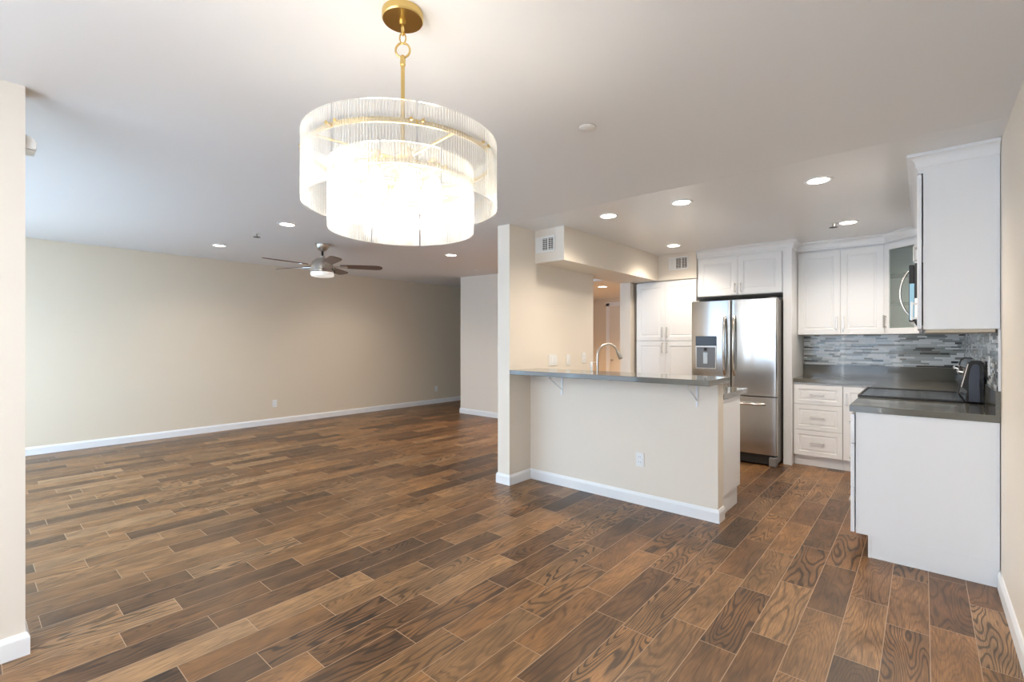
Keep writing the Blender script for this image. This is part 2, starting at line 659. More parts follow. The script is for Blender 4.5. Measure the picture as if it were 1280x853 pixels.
# ------------------------------------------------------------------ cabinet helpers
def panel_door(b, T, w, h, t=0.02, rail=0.058, mi=0):
    """framed door: local x 0..w, z 0..h, y out 0..t, stepped recess"""
    rects = [(0.0, 0.0, 0.0), (0.0, 0.0, t - 0.002), (0.002, 0.002, t), (rail, rail, t), (rail + 0.004, rail + 0.004, t - 0.007),
             (rail + 0.016, rail + 0.016, t - 0.007), (rail + 0.022, rail + 0.022, t - 0.0035)]
    vs = []
    for (a, c, y) in rects:
        vs += [(a, y, c), (w - a, y, c), (w - a, y, h - c), (a, y, h - c)]
    fs = [(0, 1, 2, 3)]
    for k in range(len(rects) - 1):
        o = k * 4
        for j in range(4):
            j2 = (j + 1) % 4
            fs.append((o + j, o + j2, o + 4 + j2, o + 4 + j))
    o = (len(rects) - 1) * 4
    fs.append((o, o + 1, o + 2, o + 3))
    b.add(vs, fs, mi, T)


def bar_handle(parent, T, x, z, length, vertical, r=0.0055, out=0.02):
    b = B()
    y = out + 0.028
    a = length / 2
    if vertical:
        b.box(x - r, x + r, y - r, y + r, z - a, z + a, T=T)
        for s in (-1, 1):
            b.box(x - r * .9, x + r * .9, out - 0.002, y, z + s * (a - 0.012) - r, z + s * (a - 0.012) + r, T=T)
    else:
        b.box(x - a, x + a, y - r, y + r, z - r, z + r, T=T)
        for s in (-1, 1):
            b.box(x + s * (a - 0.012) - r, x + s * (a - 0.012) + r, out - 0.002, y, z - r * .9, z + r * .9, T=T)
    return b.build('handle', M['nickel'], parent, bevel=0.0015)


def door_part(parent, T, x, z, w, h, name='door', handle=None, hl=0.13, rail=0.058):
    """handle: (hx, hz, vertical) in face coordinates"""
    b = B()
    Td = T @ Matrix.Translation((x, 0.003, z))
    panel_door(b, Td, w, h, rail=rail)
    d = b.build(name, M['cab'], parent)
    if handle:
        bar_handle(d, T, handle[0], handle[1], hl, handle[2])
    return d


def crown(parent, path, z0, z1, proj=0.055, name='crown', mtl=None):
    """path polyline in xy, outward side on the right-hand of travel"""
    prof = [(0, z0), (0.006, z0), (0.008, z0 + 0.012), (0.014, z0 + 0.02)]
    for k in range(7):
        a = k / 6 * PI / 2
        prof.append((0.014 + (proj - 0.018) * (1 - math.cos(a)), z0 + 0.02 + (z1 - 0.018 - z0 - 0.02) * math.sin(a)))
    prof += [(proj, z1 - 0.016), (proj, z1), (0, z1)]
    P = [Vector(p) for p in path]
    n = len(P)
    offs = []
    for i in range(n):
        ns = []
        if i > 0:
            d = (P[i] - P[i - 1]).normalized(); ns.append(Vector((d.y, -d.x)))
        if i < n - 1:
            d = (P[i + 1] - P[i]).normalized(); ns.append(Vector((d.y, -d.x)))
        m = ns[0] if len(ns) == 1 else (ns[0] + ns[1]) / ((ns[0] + ns[1]).dot(ns[0]))
        offs.append(m)
    k = len(prof)
    vs, fs = [], []
    for i in range(n):
        for (o, z) in prof:
            q = P[i] + offs[i] * o
            vs.append((q.x, q.y, z))
    for i in range(n - 1):
        for j in range(k):
            j2 = (j + 1) % k
            fs.append((i * k + j, (i + 1) * k + j, (i + 1) * k + j2, i * k + j2))
    fs.append(tuple(range(k)))
    fs.append(tuple(reversed([(n - 1) * k + j for j in range(k)])))
    return B().add(vs, fs).build(name, mtl or M['cab'], parent)


ZU0, ZU1, ZCR = 1.397, 2.30, 2.318   # upper cabinet bottom / door top / frieze
ZT, ZB = 0.93, 0.89                  # counter top / underside
YU = 6.12                            # far upper body front
YF = 5.895                           # far base body front
XU = 0.001                           # right upper body front
XB = -0.318                          # right base body front
YN = 3.65                            # near end of the right run
EPS = 0.0015
FY = lambda x, y, z: frame((x, y, z), (1, 0, 0), (0, -1, 0))     # faces the camera side (-Y), u = +X
FX = lambda x, y, z: frame((x, y, z), (0, -1, 0), (-1, 0, 0))    # faces -X, u = -Y

# --- pantry
px0, px1, py = -2.838, -2.066, 5.80
t = thing('pantry_cabinet', 'tall white pantry cabinet with four panel doors, left of the refrigerator', 'cabinet', ((px0 + px1) / 2, 6.1, 0))
B().box(px0, px1, py, YB - 0.005, 0.10, 2.085).box(px0, px1, py + 0.06, YB - 0.005, 0.0, 0.10).build('body', M['cab'], t, bevel=0.002)
T = FY(px0, py, 0)
w = px1 - px0
hw = w / 2 - 0.002
for i in range(2):
    xx = 0.001 if i == 0 else w / 2 + 0.001
    hx = hw - 0.028 if i == 0 else w / 2 + 0.03
    door_part(t, T, xx, 1.333, hw, 0.735, 'door', (hx, 1.44, True), hl=0.13)
    door_part(t, T, xx, 0.115, hw, 1.212, 'door', (hx, 1.245, True), hl=0.13)

# --- cabinet above and beside refrigerator
fx0, fx1, fx2, fy = -2.060, -1.145, -1.063, 5.82
t = thing('refrigerator_cabinet', 'white cabinet bridging over the stainless refrigerator, with crown and tall side panel', 'cabinet', ((fx0 + fx2) / 2, 6.1, 0))
B().box(fx0, fx1, fy, YB - 0.005, 1.857, ZCR + 0.02).build('body', M['cab'], t, bevel=0.002)
B().box(fx1 + EPS, fx2, fy - 0.015, YB - 0.005, 0, ZCR + 0.02).build('side_panel', M['cab'], t, bevel=0.002)
T = FY(fx0, fy, 0)
w = fx1 - fx0
for i in range(2):
    xx = 0.012 if i == 0 else w / 2 + 0.001
    hx = w / 2 - 0.03 if i == 0 else w / 2 + 0.032
    door_part(t, T, xx, 1.862, w / 2 - 0.013, 2.298 - 1.862, 'door', (hx, 1.94, True), hl=0.105)
crown(t, [(fx0, fy - 0.018), (fx2, fy - 0.018), (fx2, YU - 0.078)], ZCR, HK - 0.001)
B().box(fx0, fx2 - EPS, fy - 0.016, fy + 0.1, ZCR, HK - 0.002).build('frieze', M['cab'], t)

# --- far upper cabinet (two doors)
ux0, ux1 = -1.060, -0.299
t = thing('wall_cabinet', 'white two-door wall cabinet between refrigerator panel and glass corner cabinet', 'cabinet', ((ux0 + ux1) / 2, 6.28, ZU0))
B().box(ux0, ux1, YU, YB - 0.003, ZU0, ZCR + 0.02).build('body', M['cab'], t, bevel=0.002)
T = FY(ux0, YU, 0)
w = ux1 - ux0
for i in range(2):
    xx = 0.003 if i == 0 else w / 2 + 0.015
    ww = w / 2 + 0.0105 if i == 0 else w / 2 - 0.018
    hx = w / 2 - 0.03 + .012 if i == 0 else w / 2 + 0.042
    door_part(t, T, xx, ZU0 + 0.003, ww, ZU1 - ZU0 - 0.003, 'door', (hx, 1.525, True), hl=0.13)
crown(t, [(ux0, YU - 0.02), (ux1 - 0.0, YU - 0.02)], ZCR, HK - 0.001)
B().box(ux0, ux1, YU - 0.018, YB - 0.01, ZCR + 0.021, HK - 0.002).build('frieze', M['cab'], t)

# --- diagonal corner cabinet with glass door
A = Vector((ux1 + 0.002, YU, 0))
Cc = Vector((XU, 5.842, 0))
t = thing('corner_cabinet', 'diagonal white corner cabinet with a glass door and glass shelves', 'cabinet', (0.1, 6.25, ZU0))
n0, n1 = XR - 0.003, YB - 0.003
poly = [(A.x, A.y), (Cc.x, Cc.y), (n0, Cc.y), (n0, n1), (A.x, n1)]
b = B().prism(poly, 'z', ZU0, ZU0 + 0.02).prism(poly, 'z', ZU1 + 0.0, ZCR + 0.02)
b.prism([(A.x, A.y), (A.x + .018, A.y - .018), (A.x + .018, n1), (A.x, n1)], 'z', ZU0 + 0.02, ZU1)
b.box(A.x + .018, n0, n1 - 0.012, n1, ZU0 + 0.02, ZU1)
b.box(n0 - 0.012, n0, Cc.y, n1 - 0.012, ZU0 + 0.02, ZU1)
b.box(Cc.x, n0 - 0.012, Cc.y, Cc.y + 0.018, ZU0 + 0.02, ZU1)
b.build('body', [M['cab']], t)
dvec = (Cc - A)
dl = dvec.length
du = dvec.normalized()
dn = Vector((-du.y, du.x, 0)) * -1
if dn.y > 0:
    dn = -dn
dn = Vector((du.y, -du.x, 0))
if dn.x > 0:
    dn = -dn
T = frame((A.x, A.y, 0), du, dn)
# framed glass door
r = 0.058
db = B()
z0, z1 = ZU0 + 0.003, ZU1
db.box(0.012, 0.012 + r, 0.002, 0.021, z0, z1, T=T).box(dl - 0.012 - r, dl - 0.012, 0.002, 0.021, z0, z1, T=T)
db.box(0.012 + r, dl - 0.012 - r, 0.002, 0.021, z0, z0 + r, T=T).box(0.012 + r, dl - 0.012 - r, 0.002, 0.021, z1 - r, z1, T=T)
dd = db.build('door', M['cab'], t, bevel=0.002)
B().box(0.012 + r, dl - 0.012 - r, 0.008, 0.012, z0 + r, z1 - r, T=T).build('glass_pane', M['glass'], dd)
bar_handle(dd, T, 0.04, 1.525, 0.13, True)
for zz in (1.70, 1.99):
    B().prism([(A.x + .03, A.y + 0.01), (Cc.x + 0.01, Cc.y + .03), (n0 - 0.014, Cc.y + .03), (n0 - 0.014, n1 - 0.014), (A.x + .03, n1 - 0.014)], 'z', zz, zz + 0.007).build('shelf', M['steel_dark'] if False else mat('shelf_glass', (0.22, 0.27, 0.25), 0.15), t)
cr0 = A + dn * 0.02
cr1 = Cc + dn * 0.02
crown(t, [(A.x, YU - 0.02), (A.x + 0.012, YU - 0.02), (cr1.x - 0.0, cr1.y + 0.0)], ZCR, HK - 0.001)
b = B().prism([(A.x, A.y - .016), (Cc.x - .014, Cc.y), (n0, Cc.y), (n0, n1), (A.x, n1)], 'z', ZCR + 0.021, HK - 0.002).build('frieze', M['cab'], t)

# --- right run uppers
mw0, mw1 = 4.225, 4.985


def right_upper(y0, y1, z0, label, n, end_panel=False, crown_path=None):
    t = thing('wall_cabinet', label, 'cabinet', ((XU + XR) / 2, (y0 + y1) / 2, z0))
    B().box(XU, XR - 0.003, y0 + EPS, y1 - EPS, z0, ZCR + 0.02).build('body', M['cab'], t, bevel=0.0015)
    T = FX(XU - 0.005, y1, 0)
    w = y1 - y0
    dw = w / n
    for i in range(n):
        hx = (i + 1) * dw - 0.03 if (i % 2 == 0) else i * dw + 0.03
        door_part(t, T, i * dw + 0.0025, z0 + 0.003, dw - 0.005, ZU1 - z0 - 0.003, 'door', (hx, z0 + 0.11, True), hl=0.11)
    B().box(XU - 0.024, XU - 0.0005, y0 + EPS, y1 - EPS, ZU1 + 0.004, ZCR + 0.002).build('top_rail', M['cab'], t)
    if crown_path:
        crown(t, crown_path, ZCR, HK - 0.001)
    B().box(XU - 0.016, XR - 0.003, y0 + EPS + (0.0 if not end_panel else -0.0), y1 - EPS, ZCR + 0.021, HK - 0.002).build('frieze', M['cab'], t)
    return t


tn = right_upper(YN, mw0, ZU0, 'large white wall cabinet at the right wall, end panel facing the viewer', 1, True, [(XU - 0.02, mw0 - EPS), (XU - 0.02, YN), (XR - 0.003, YN)])
# applied end panel facing the viewer (thin raised border)
b = B()
T = FY(XU, YN, 0)
w = XR - 0.003 - XU
b.box(0, w, 0, 0.004, ZU0, ZCR, T=T)
b.build('end_panel', M['cab'], tn, bevel=0.001)
B().box(XU - 0.001, XU + 0.010, YN - 0.008, YN - 0.004, ZU0, ZCR).build('edge_strip', M['cab'], tn)
B().box(XR - 0.018, XR - 0.003, YN - 0.008, YN - 0.004, ZU0, ZCR).build('edge_strip', M['cab'], tn)
B().box(XU + 0.01, XR - 0.02, YN + 0.02, mw0 - 0.02, ZU0 - 0.018, ZU0 - 0.001).build('light_rail', mat('raw_wood_underside', (0.62, 0.54, 0.42), 0.6), tn)
right_upper(mw0, mw1, 1.862, 'short white wall cabinet above the microwave', 2, False, [(XU - 0.02, mw1 - EPS), (XU - 0.02, mw0 + EPS)])
right_upper(mw1, 5.84, ZU0, 'white wall cabinet between microwave and glass corner cabinet', 2, False, [(XU - 0.02, 5.84 - EPS), (XU - 0.02, mw1 + EPS)])

# --- right run base: near drawers
t = thing('base_cabinet', 'white drawer base cabinet at the right wall, plain end panel facing the viewer', 'cabinet', ((XB + XR) / 2, 3.93, 0))
B().box(XB, XR - 0.003, YN, mw0 - 0.006, 0.135, ZB - 0.001).build('body', M['cab'], t, bevel=0.0015)
B().box(-0.257, XR - 0.003, YN + 0.002, mw0 - 0.006, 0.0, 0.134).build('toe_kick', M['cab'], t)
B().box(XB, XR - 0.003, YN - 0.004, YN - 0.0005, 0.135, ZB - 0.001).build('end_panel', M['cab'], t, bevel=0.001)
B().box(XB + 0.001, XB + 0.012, YN - 0.0075, YN - 0.0045, 0.136, ZB - 0.002).build('edge_strip', M['cab'], t)
B().box(-0.257, -0.245, YN - 0.0035, YN + .0015, 0.0, 0.134).build('edge_strip', M['cab'], t)
B().box(XR - 0.016, XR - 0.004, YN - 0.0075, YN - 0.0045, 0.136, ZB - 0.002).build('edge_strip', M['cab'], t)
T = FX(XB - 0.004, mw0 - 0.006, 0)
w = mw0 - 0.006 - YN
for (z0, z1) in ((0.136, 0.411), (0.416, 0.688), (0.693, 0.873)):
    door_part(t, T, 0.003, z0, w - 0.004, z1 - z0, 'drawer', (w / 2, (z0 + z1) / 2, False), rail=0.045)

# --- corner base on the right run beyond the range
t = thing('base_cabinet', 'white base cabinet beyond the range, in the kitchen corner', 'cabinet', (0.0, 5.4, 0))
B().box(XB, XR - 0.003, mw1 + 0.006, YF + 0.0, 0.11, ZB - 0.001).build('body', M['cab'], t, bevel=0.0015)
B().box(-0.257, XR - 0.003, mw1 + 0.006, YF, 0.0, 0.109).build('toe_kick', M['cab'], t)
T = FX(XB, 5.86, 0)
for i in range(2):
    door_part(t, T, 0.004 + i * 0.43, 0.115, 0.425, 0.75, 'door', (0.40 if i == 0 else 0.46, 0.76, True))

# --- far base: drawers and door
bx0, bx1, bx2 = -1.060, -0.620, XB - 0.023
t = thing('base_cabinet', 'white base cabinet with three drawers, right of the refrigerator', 'cabinet', ((bx0 + bx1) / 2, 6.15, 0))
B().box(bx0, bx1 - 0.001, YF, YB - 0.003, 0.11, ZB - 0.001).build('body', M['cab'], t, bevel=0.0015)
B().box(bx0, bx1 - 0.001, YF + 0.035, YB - 0.003, 0, 0.109).build('toe_kick', M['cab'], t)
T = FY(bx0, YF, 0)
w = bx1 - bx0
for (z0, z1, hz) in ((0.115, 0.383, 0.255), (0.387, 0.655, 0.53), (0.660, 0.866, 0.768)):
    door_part(t, T, 0.003, z0, w - 0.006, z1 - z0, 'drawer', (w / 2, hz, False), rail=0.045)
t = thing('base_cabinet', 'narrow white base cabinet with one door, between drawers and range run', 'cabinet', ((bx1 + bx2) / 2, 6.15, 0))
B().box(bx1 + 0.001, bx2, YF, YB - 0.003, 0.11, ZB - 0.001).build('body', M['cab'], t, bevel=0.0015)
B().box(bx1 + 0.001, bx2, YF + 0.035, YB - 0.003, 0, 0.109).build('toe_kick', M['cab'], t)
T = FY(bx1, YF, 0)
door_part(t, T, 0.003, 0.115, bx2 - bx1 - 0.006, 0.751, 'door', (0.032, 0.735, True))

# --- peninsula base cabinet (opens to the kitchen, +Y)
t = thing('peninsula_cabinet', 'pale beige-sided base cabinet behind the peninsula half wall', 'cabinet', (-2.0, 4.0, 0))
B().box(XD + 0.003, -1.15, 3.742, 4.20, 0.145, 0.695).box(XD + 0.003, -2.63, 3.742, 4.20, 0.695, ZB - 0.001).box(-1.94, -1.15, 3.742, 4.20, 0.695, ZB - 0.001).box(-2.63, -1.94, 4.18, 4.20, 0.695, ZB - 0.001).build('body', M['cab'], t, bevel=0.0015)
B().box(XD + 0.003, -1.158, 3.742, 4.17, 0, 0.144).build('toe_kick', M['cab'], t)
B().box(-1.1495, -1.143, 3.742, 4.20, 0.150, ZB - 0.001).build('end_panel', M['cab'], t)
PEN = t
T = frame((-1.15, 4.20, 0), (-1, 0, 0), (0, 1, 0))
for i in range(4):
    door_part(t, T, 0.004 + i * 0.43, 0.15, 0.425, 0.735, 'door', ((i + (0.9 if i % 2 == 0 else 0.1)) * 0.43, 0.76, True))

# ------------------------------------------------------------------ counters
t = tag(B().box(XD + 0.001, -1.092, 3.305, 3.752, 1.022, 1.062).build('bar_top', M['quartz'], None, bevel=0.003), 'raised grey quartz bar top along the peninsula half wall', 'bar top')
# peninsula lower counter with sink opening
sx0, sx1, sy0, sy1 = -2.62, -1.95, 3.93, 4.26
b = B()
b.box(XD + 0.001, sx0, 3.7405, 4.36, ZB, ZT).box(sx1, -1.128, 3.7405, 4.36, ZB, ZT).box(sx0, sx1, 3.7405, sy0, ZB, ZT).box(sx0, sx1, sy1, 4.36, ZB, ZT)
t = thing('countertop', 'lower grey quartz countertop with sink behind the raised bar top', 'countertop', (-2.0, 4.05, ZB))
b.build('slab', M['quartz'], t)
t = thing('countertop', 'short grey quartz countertop between range and right foreground, over the white end panel', 'countertop', (0, 3.93, ZB))
B().box(-0.350, XR - 0.002, 3.63, mw0 - 0.007, ZB, ZT).build('slab', M['quartz'], t, bevel=0.003)
B().box(XR - 0.021, XR - 0.002, 3.632, mw0 - 0.007, ZT + 0.0005, 1.06).build('upstand', M['quartz'], t)
t = thing('countertop', 'L-shaped grey quartz countertop along the far wall with a matching upstand', 'countertop', (-0.4, 6.15, ZB))
poly = [(bx0, YF - 0.035), (-0.350, YF - 0.035), (-0.350, mw1 + 0.007), (XR - 0.002, mw1 + 0.007), (XR - 0.002, YB - 0.002), (bx0, YB - 0.002)]
B().prism(poly, 'z', ZB, ZT).build('slab', M['quartz'], t, bevel=0.002)
B().box(bx0, XR - 0.022, YB - 0.021, YB - 0.002, ZT + 0.0005, 1.06).box(XR - 0.021, XR - 0.002, mw1 + 0.007, YB - 0.002, ZT + 0.0005, 1.06).build('upstand', M['quartz'], t)


b = B()
b.box(sx0, sx1, sy0, sy1, 0.70, 0.705)
for q in ((sx0, sx0 + 0.004, sy0, sy1), (sx1 - 0.004, sx1, sy0, sy1), (sx0, sx1, sy0, sy0 + 0.004), (sx0, sx1, sy1 - 0.004, sy1)):
    b.box(*q, 0.705, ZB - 0.002)
b.build('sink_basin', M['chrome'], PEN)



# bar brackets
def bracket(x, label):
    t = thing('shelf_bracket', label, 'bracket', (x, 3.6, 0.84), 'white brackets under the bar top')
    B().box(x - 0.009, x + 0.009, 3.609, 3.6165, 0.835, 1.0215).build('wall_leg', M['trim'], t, bevel=0.001)
    B().box(x - 0.009, x + 0.009, 3.385, 3.609, 1.0135, 1.0215).build('top_leg', M['trim'], t, bevel=0.001)
    B().tube([(x, 3.405, 1.012), (x, 3.608, 0.885)], 0.0065, n=8).build('brace', M['trim'], t)


bracket(-2.513, 'white metal bracket under the bar top nearest the beige pillar')
bracket(-1.285, 'white metal bracket under the free right end of the bar top')

# ------------------------------------------------------------------ mosaic backsplash
tile_mats = [mat('tile_%d' % i, c, r, spec=0.6, coat=0.4) for i, (c, r) in enumerate([
    ((0.92, 0.95, 0.96), 0.3), ((0.55, 0.60, 0.60), 0.2), ((0.30, 0.33, 0.33), 0.15), ((0.40, 0.43, 0.41), 0.2),
    ((0.06, 0.065, 0.065), 0.12), ((0.24, 0.235, 0.21), 0.25), ((0.70, 0.74, 0.74), 0.15)])]
grout_m = mat('mosaic_grout', (0.55, 0.56, 0.54), 0.7)


def mosaic(parent, T, length, z0, z1, seed):
    rnd = random.Random(seed)
    g = B().box(0, length, 0, 0.004, z0, z1, T=T)
    g.build('grout', grout_m, parent)
    b = B()
    z = z0 + 0.001
    k = 0
    while z < z1 - 0.006:
        h = rnd.choice((0.0105, 0.0155, 0.0205)) if k % 2 else rnd.choice((0.0155, 0.0205))
        h = min(h, z1 - z - 0.0005)
        x = -rnd.random() * 0.1
        while x < length:
            l = rnd.choice((0.05, 0.075, 0.10, 0.15, 0.15))
            a, c = max(x, 0.001), min(x + l, length - 0.001)
            if c - a > 0.004:
                mi = rnd.choices(range(7), (36, 16, 12, 12, 8, 9, 14))[0]
                dep = 0.007 + rnd.random() * 0.0015
                b.box(a, c, 0.003, dep, z, z + h, mi, T=T)
            x += l + 0.0015
        z += h + 0.0015
        k += 1
    return b.build('mosaic_tiles', tile_mats, parent)


t = thing('tile_backsplash', 'grey and white linear glass mosaic backsplash on the far kitchen wall', 'backsplash', (-0.4, YB, 1.06))
mosaic(t, FY(bx0 + 0.002, YB - 0.001, 0), XR - 0.012 - bx0, 1.061, ZU0 - 0.002, 3)
t = thing('tile_backsplash', 'linear glass mosaic backsplash on the right wall behind the range', 'backsplash', (XR, 4.9, 1.06))
mosaic(t, FX(XR - 0.001, YB - 0.012, 0), YB - 0.012 - 3.64, 1.061, ZU0 - 0.002, 5)
B().box(XR - 0.011, XR - 0.001, 3.632, 3.639, 1.0605, ZU0 - 0.002).build('edge_trim', M['trim'], t)

# ------------------------------------------------------------------ refrigerator
rx0, rx1, ryf = -2.053, -1.160, 5.57
t = thing('refrigerator', 'stainless french-door refrigerator with water dispenser and bottom freezer', 'refrigerator', ((rx0 + rx1) / 2, 5.95, 0))
B().box(rx0 + 0.006, rx1 - 0.004, ryf + 0.075, 6.40, 0.03, 1.775).build('body', M['steel_dark'], t, bevel=0.004)
B().box(rx0 + 0.02, rx1 - 0.03, ryf + 0.04, ryf + 0.07, 0.015, 0.115).build('base_grille', M['black_matte'], t)
B().box(rx1 - 0.075, rx1 - 0.004, ryf + 0.01, ryf + 0.09, 0.0, 0.10).build('foot', M['steel_dark'], t, bevel=0.01)
B().box(rx0 + 0.01, rx0 + 0.07, ryf + 0.02, ryf + 0.09, 0.0, 0.10).build('foot', M['steel_dark'], t, bevel=0.01)
for xx in (rx0 + 0.05, rx1 - 0.05):
    B().box(xx - 0.04, xx + 0.04, ryf + 0.03, ryf + 0.17, 1.776, 1.795).build('hinge_cover', M['steel_dark'], t, bevel=0.006)


def curved_door(name, x0, x1, z0, z1, hole=None):
    """door slab with a gently bowed front and rounded vertical edges"""
    cxm, hw_ = (rx0 + rx1) / 2, (rx1 - rx0) / 2
    def yf(x):
        u = (x - cxm) / hw_
        return ryf + 0.022 * u * u
    n = 22
    front = []
    r = 0.014
    for k in range(n + 1):
        x = x0 + r + (x1 - x0 - 2 * r) * k / n
        front.append((x, yf(x)))
    arcL = [(x0 + r - r * math.sin(a), yf(x0 + r) + r - r * math.cos(a)) for a in [PI / 2 * j / 5 for j in range(5, 0, -1)]]
    arcR = [(x1 - r + r * math.sin(a), yf(x1 - r) + r - r * math.cos(a)) for a in [PI / 2 * j / 5 for j in range(1, 6)]]
    poly = arcL + front + arcR + [(x1, ryf + 0.068), (x0, ryf + 0.068)]
    b = B().prism(poly, 'z', z0, z1)
    return b


xm = -1.6105
cd = curved_door('door', rx0, xm - 0.003, 0.742, 1.782)
ld = cd.build('door', M['steel'], t, smooth=True)
rd = curved_door('door', xm + 0.003, rx1, 0.742, 1.782).build('door', M['steel'], t, smooth=True)
fz = curved_door('freezer_drawer', rx0, rx1, 0.122, 0.730).build('freezer_drawer', M['steel'], t, smooth=True)
# dispenser
dx0_, dx1_ = -1.995, -1.765
dp = B()
dp.box(dx0_, dx1_, ryf - 0.006, ryf + 0.02, 1.01, 1.025).box(dx0_, dx0_ + 0.012, ryf - 0.006, ryf + 0.02, 1.025, 1.27).box(dx1_ - 0.012, dx1_, ryf - 0.006, ryf + 0.02, 1.025, 1.27)
dp = dp.box(dx0_, dx1_, ryf - 0.008, ryf + 0.02, 1.258, 1.275).build('dispenser_frame', M['nickel'], ld, bevel=0.002)
B().box(dx0_, dx1_, ryf - 0.007, ryf + 0.02, 1.276, 1.385).build('dispenser_display', M['black'], ld, bevel=0.003)
B().box(dx0_ + 0.012, dx1_ - 0.012, ryf - 0.001, ryf + 0.018, 1.025, 1.257).build('dispenser_recess', mat('dispenser_grey', (0.17, 0.19, 0.22), 0.25), ld)
B().box(dx0_ + 0.085, dx0_ + 0.135, ryf - 0.006, ryf + 0.0, 1.07, 1.20).build('dispenser_paddle', mat('clear_blue_plastic', (0.55, 0.66, 0.76), 0.15), ld, bevel=0.003)
B().lathe([(0.016, 0), (0.012, 0.03)], c=(dx0_ + 0.11, ryf - 0.006, 1.222), n=16).build('dispenser_nozzle', M['black'], ld)


def bowed_handle(parent, x, z0, z1, y):
    pts, rr = [], []
    n = 18
    for k in range(n + 1):
        u = k / n
        zz = z0 + (z1 - z0) * u
        bow = math.sin(PI * u) ** 0.45
        pts.append((x, y - 0.004 - 0.05 * bow, zz))
    b = B().tube(pts, 0.0135, n=12)
    # flatten into a wider strap
    b.build('handle', M['chrome'], parent, smooth=True)


bowed_handle(ld, -1.672, 0.955, 1.605, ryf)
bowed_handle(rd, -1.572, 0.955, 1.605, ryf)
pts = []
for k in range(19):
    u = k / 18
    pts.append((-1.90 + 0.63 * u, ryf - 0.002 - 0.045 * math.sin(PI * u) ** 0.35, 0.655))
B().tube(pts, 0.012, n=12).build('handle', M['chrome'], fz, smooth=True)
# badge outline
bz0, bz1, bxa, bxb, by_ = 1.725, 1.748, -1.287, -1.215, ryf + 0.004
b = B()
pts = []
for (cx_, cz_, a0) in ((bxb - .006, bz1 - .006, 0), (bxa + .006, bz1 - .006, 1), (bxa + .006, bz0 + .006, 2), (bxb - .006, bz0 + .006, 3)):
    for j in range(4):
        a = PI / 2 * (a0 + j / 3)
        pts.append((cx_ + .006 * math.cos(a), by_ + 0.002, cz_ + .006 * math.sin(a)))
b.tube(pts, 0.0014, n=6, closed=True)
b.build('badge', M['chrome'], rd)

# ------------------------------------------------------------------ range
t = thing('range', 'black electric range with raised back control panel, at the right wall', 'stove', (0, (mw0 + mw1) / 2, 0))
ry0, ry1 = mw0 - 0.001, mw1 + 0.001
B().box(-0.318, XR - 0.03, ry0, ry1, 0.03, 0.905).build('body', M['black_matte'], t, bevel=0.003)
B().box(-0.30, 0.25, ry0 + 0.02, ry1 - 0.02, 0.0, 0.03).build('plinth', M['black_matte'], t)
B().box(-0.352, 0.20, ry0, ry1, 0.906, 0.938).build('cooktop', M['black'], t, bevel=0.005)
b = B().box(-0.350, 0.196, ry0 - 0.003, ry0 + 0.012, 0.934, 0.944).box(-0.350, 0.196, ry1 - 0.012, ry1 + 0.003, 0.934, 0.944).box(-0.358, -0.345, ry0, ry1, 0.925, 0.944)
b.build('trim_edge', M['black_matte'], t, bevel=0.002)
for (ex, ey, er) in ((-0.2, ry0 + 0.2, 0.09), (-0.2, ry1 - 0.2, 0.11), (0.06, ry0 + 0.2, 0.11), (0.06, ry1 - 0.2, 0.08)):
    B().lathe([(er, 0), (er, 0.0006), (er - 0.004, 0.0006), (er - 0.004, 0)], c=(ex, ey, 0.9385), n=40, cap=False).build('burner_ring', mat('burner_grey', (0.18, 0.18, 0.18), 0.3), t)
B().box(-0.338, -0.319, ry0 + 0.004, ry1 - 0.004, 0.24, 0.80).build('oven_door', M['black'], t, bevel=0.004)
B().box(-0.338, -0.319, ry0 + 0.004, ry1 - 0.004, 0.05, 0.235).build('storage_drawer', M['black_matte'], t, bevel=0.004)
B().tube([(-0.339, ry0 + 0.07, 0.75), (-0.375, ry0 + 0.07, 0.75), (-0.375, ry1 - 0.07, 0.75), (-0.339, ry1 - 0.07, 0.75)], 0.009).build('oven_handle', M['chrome'], t, smooth=True)
# back control panel: slanted console
prof = [(0.205, 0.939), (0.215, 1.01), (0.185, 1.035), (0.217, 1.185), (0.235, 1.20), (0.275, 1.20), (0.287, 1.19), (0.287, 0.939)]
bg = B().prism(prof, 'y', ry0 + 0.012, ry1 - 0.012).build('control_panel', M['black'], t, bevel=0.002)
# end caps: rounded charcoal
for (ya, yb) in ((ry0 - 0.002, ry0 + 0.0115), (ry1 - 0.0115, ry1 + 0.002)):
    cp = [(0.222, 0.939), (0.222, 1.09), (0.230, 1.15), (0.242, 1.178), (0.262, 1.182), (0.272, 1.165), (0.274, 0.939)]
    B().prism(cp, 'y', ya, yb).build('end_cap', M['charcoal'], bg, bevel=0.003)
    cp2 = [(0.203, 0.939), (0.213, 1.01), (0.181, 1.035), (0.214, 1.19), (0.234, 1.205), (0.277, 1.205), (0.2895, 1.192), (0.2895, 0.939), (0.281, 0.939), (0.281, 1.185), (0.27, 1.194), (0.238, 1.194), (0.222, 1.18), (0.193, 1.04), (0.221, 1.015), (0.214, 0.939)]
    B().prism(cp2, 'y', ya - 0.001, yb).build('end_trim', M['black'], bg)
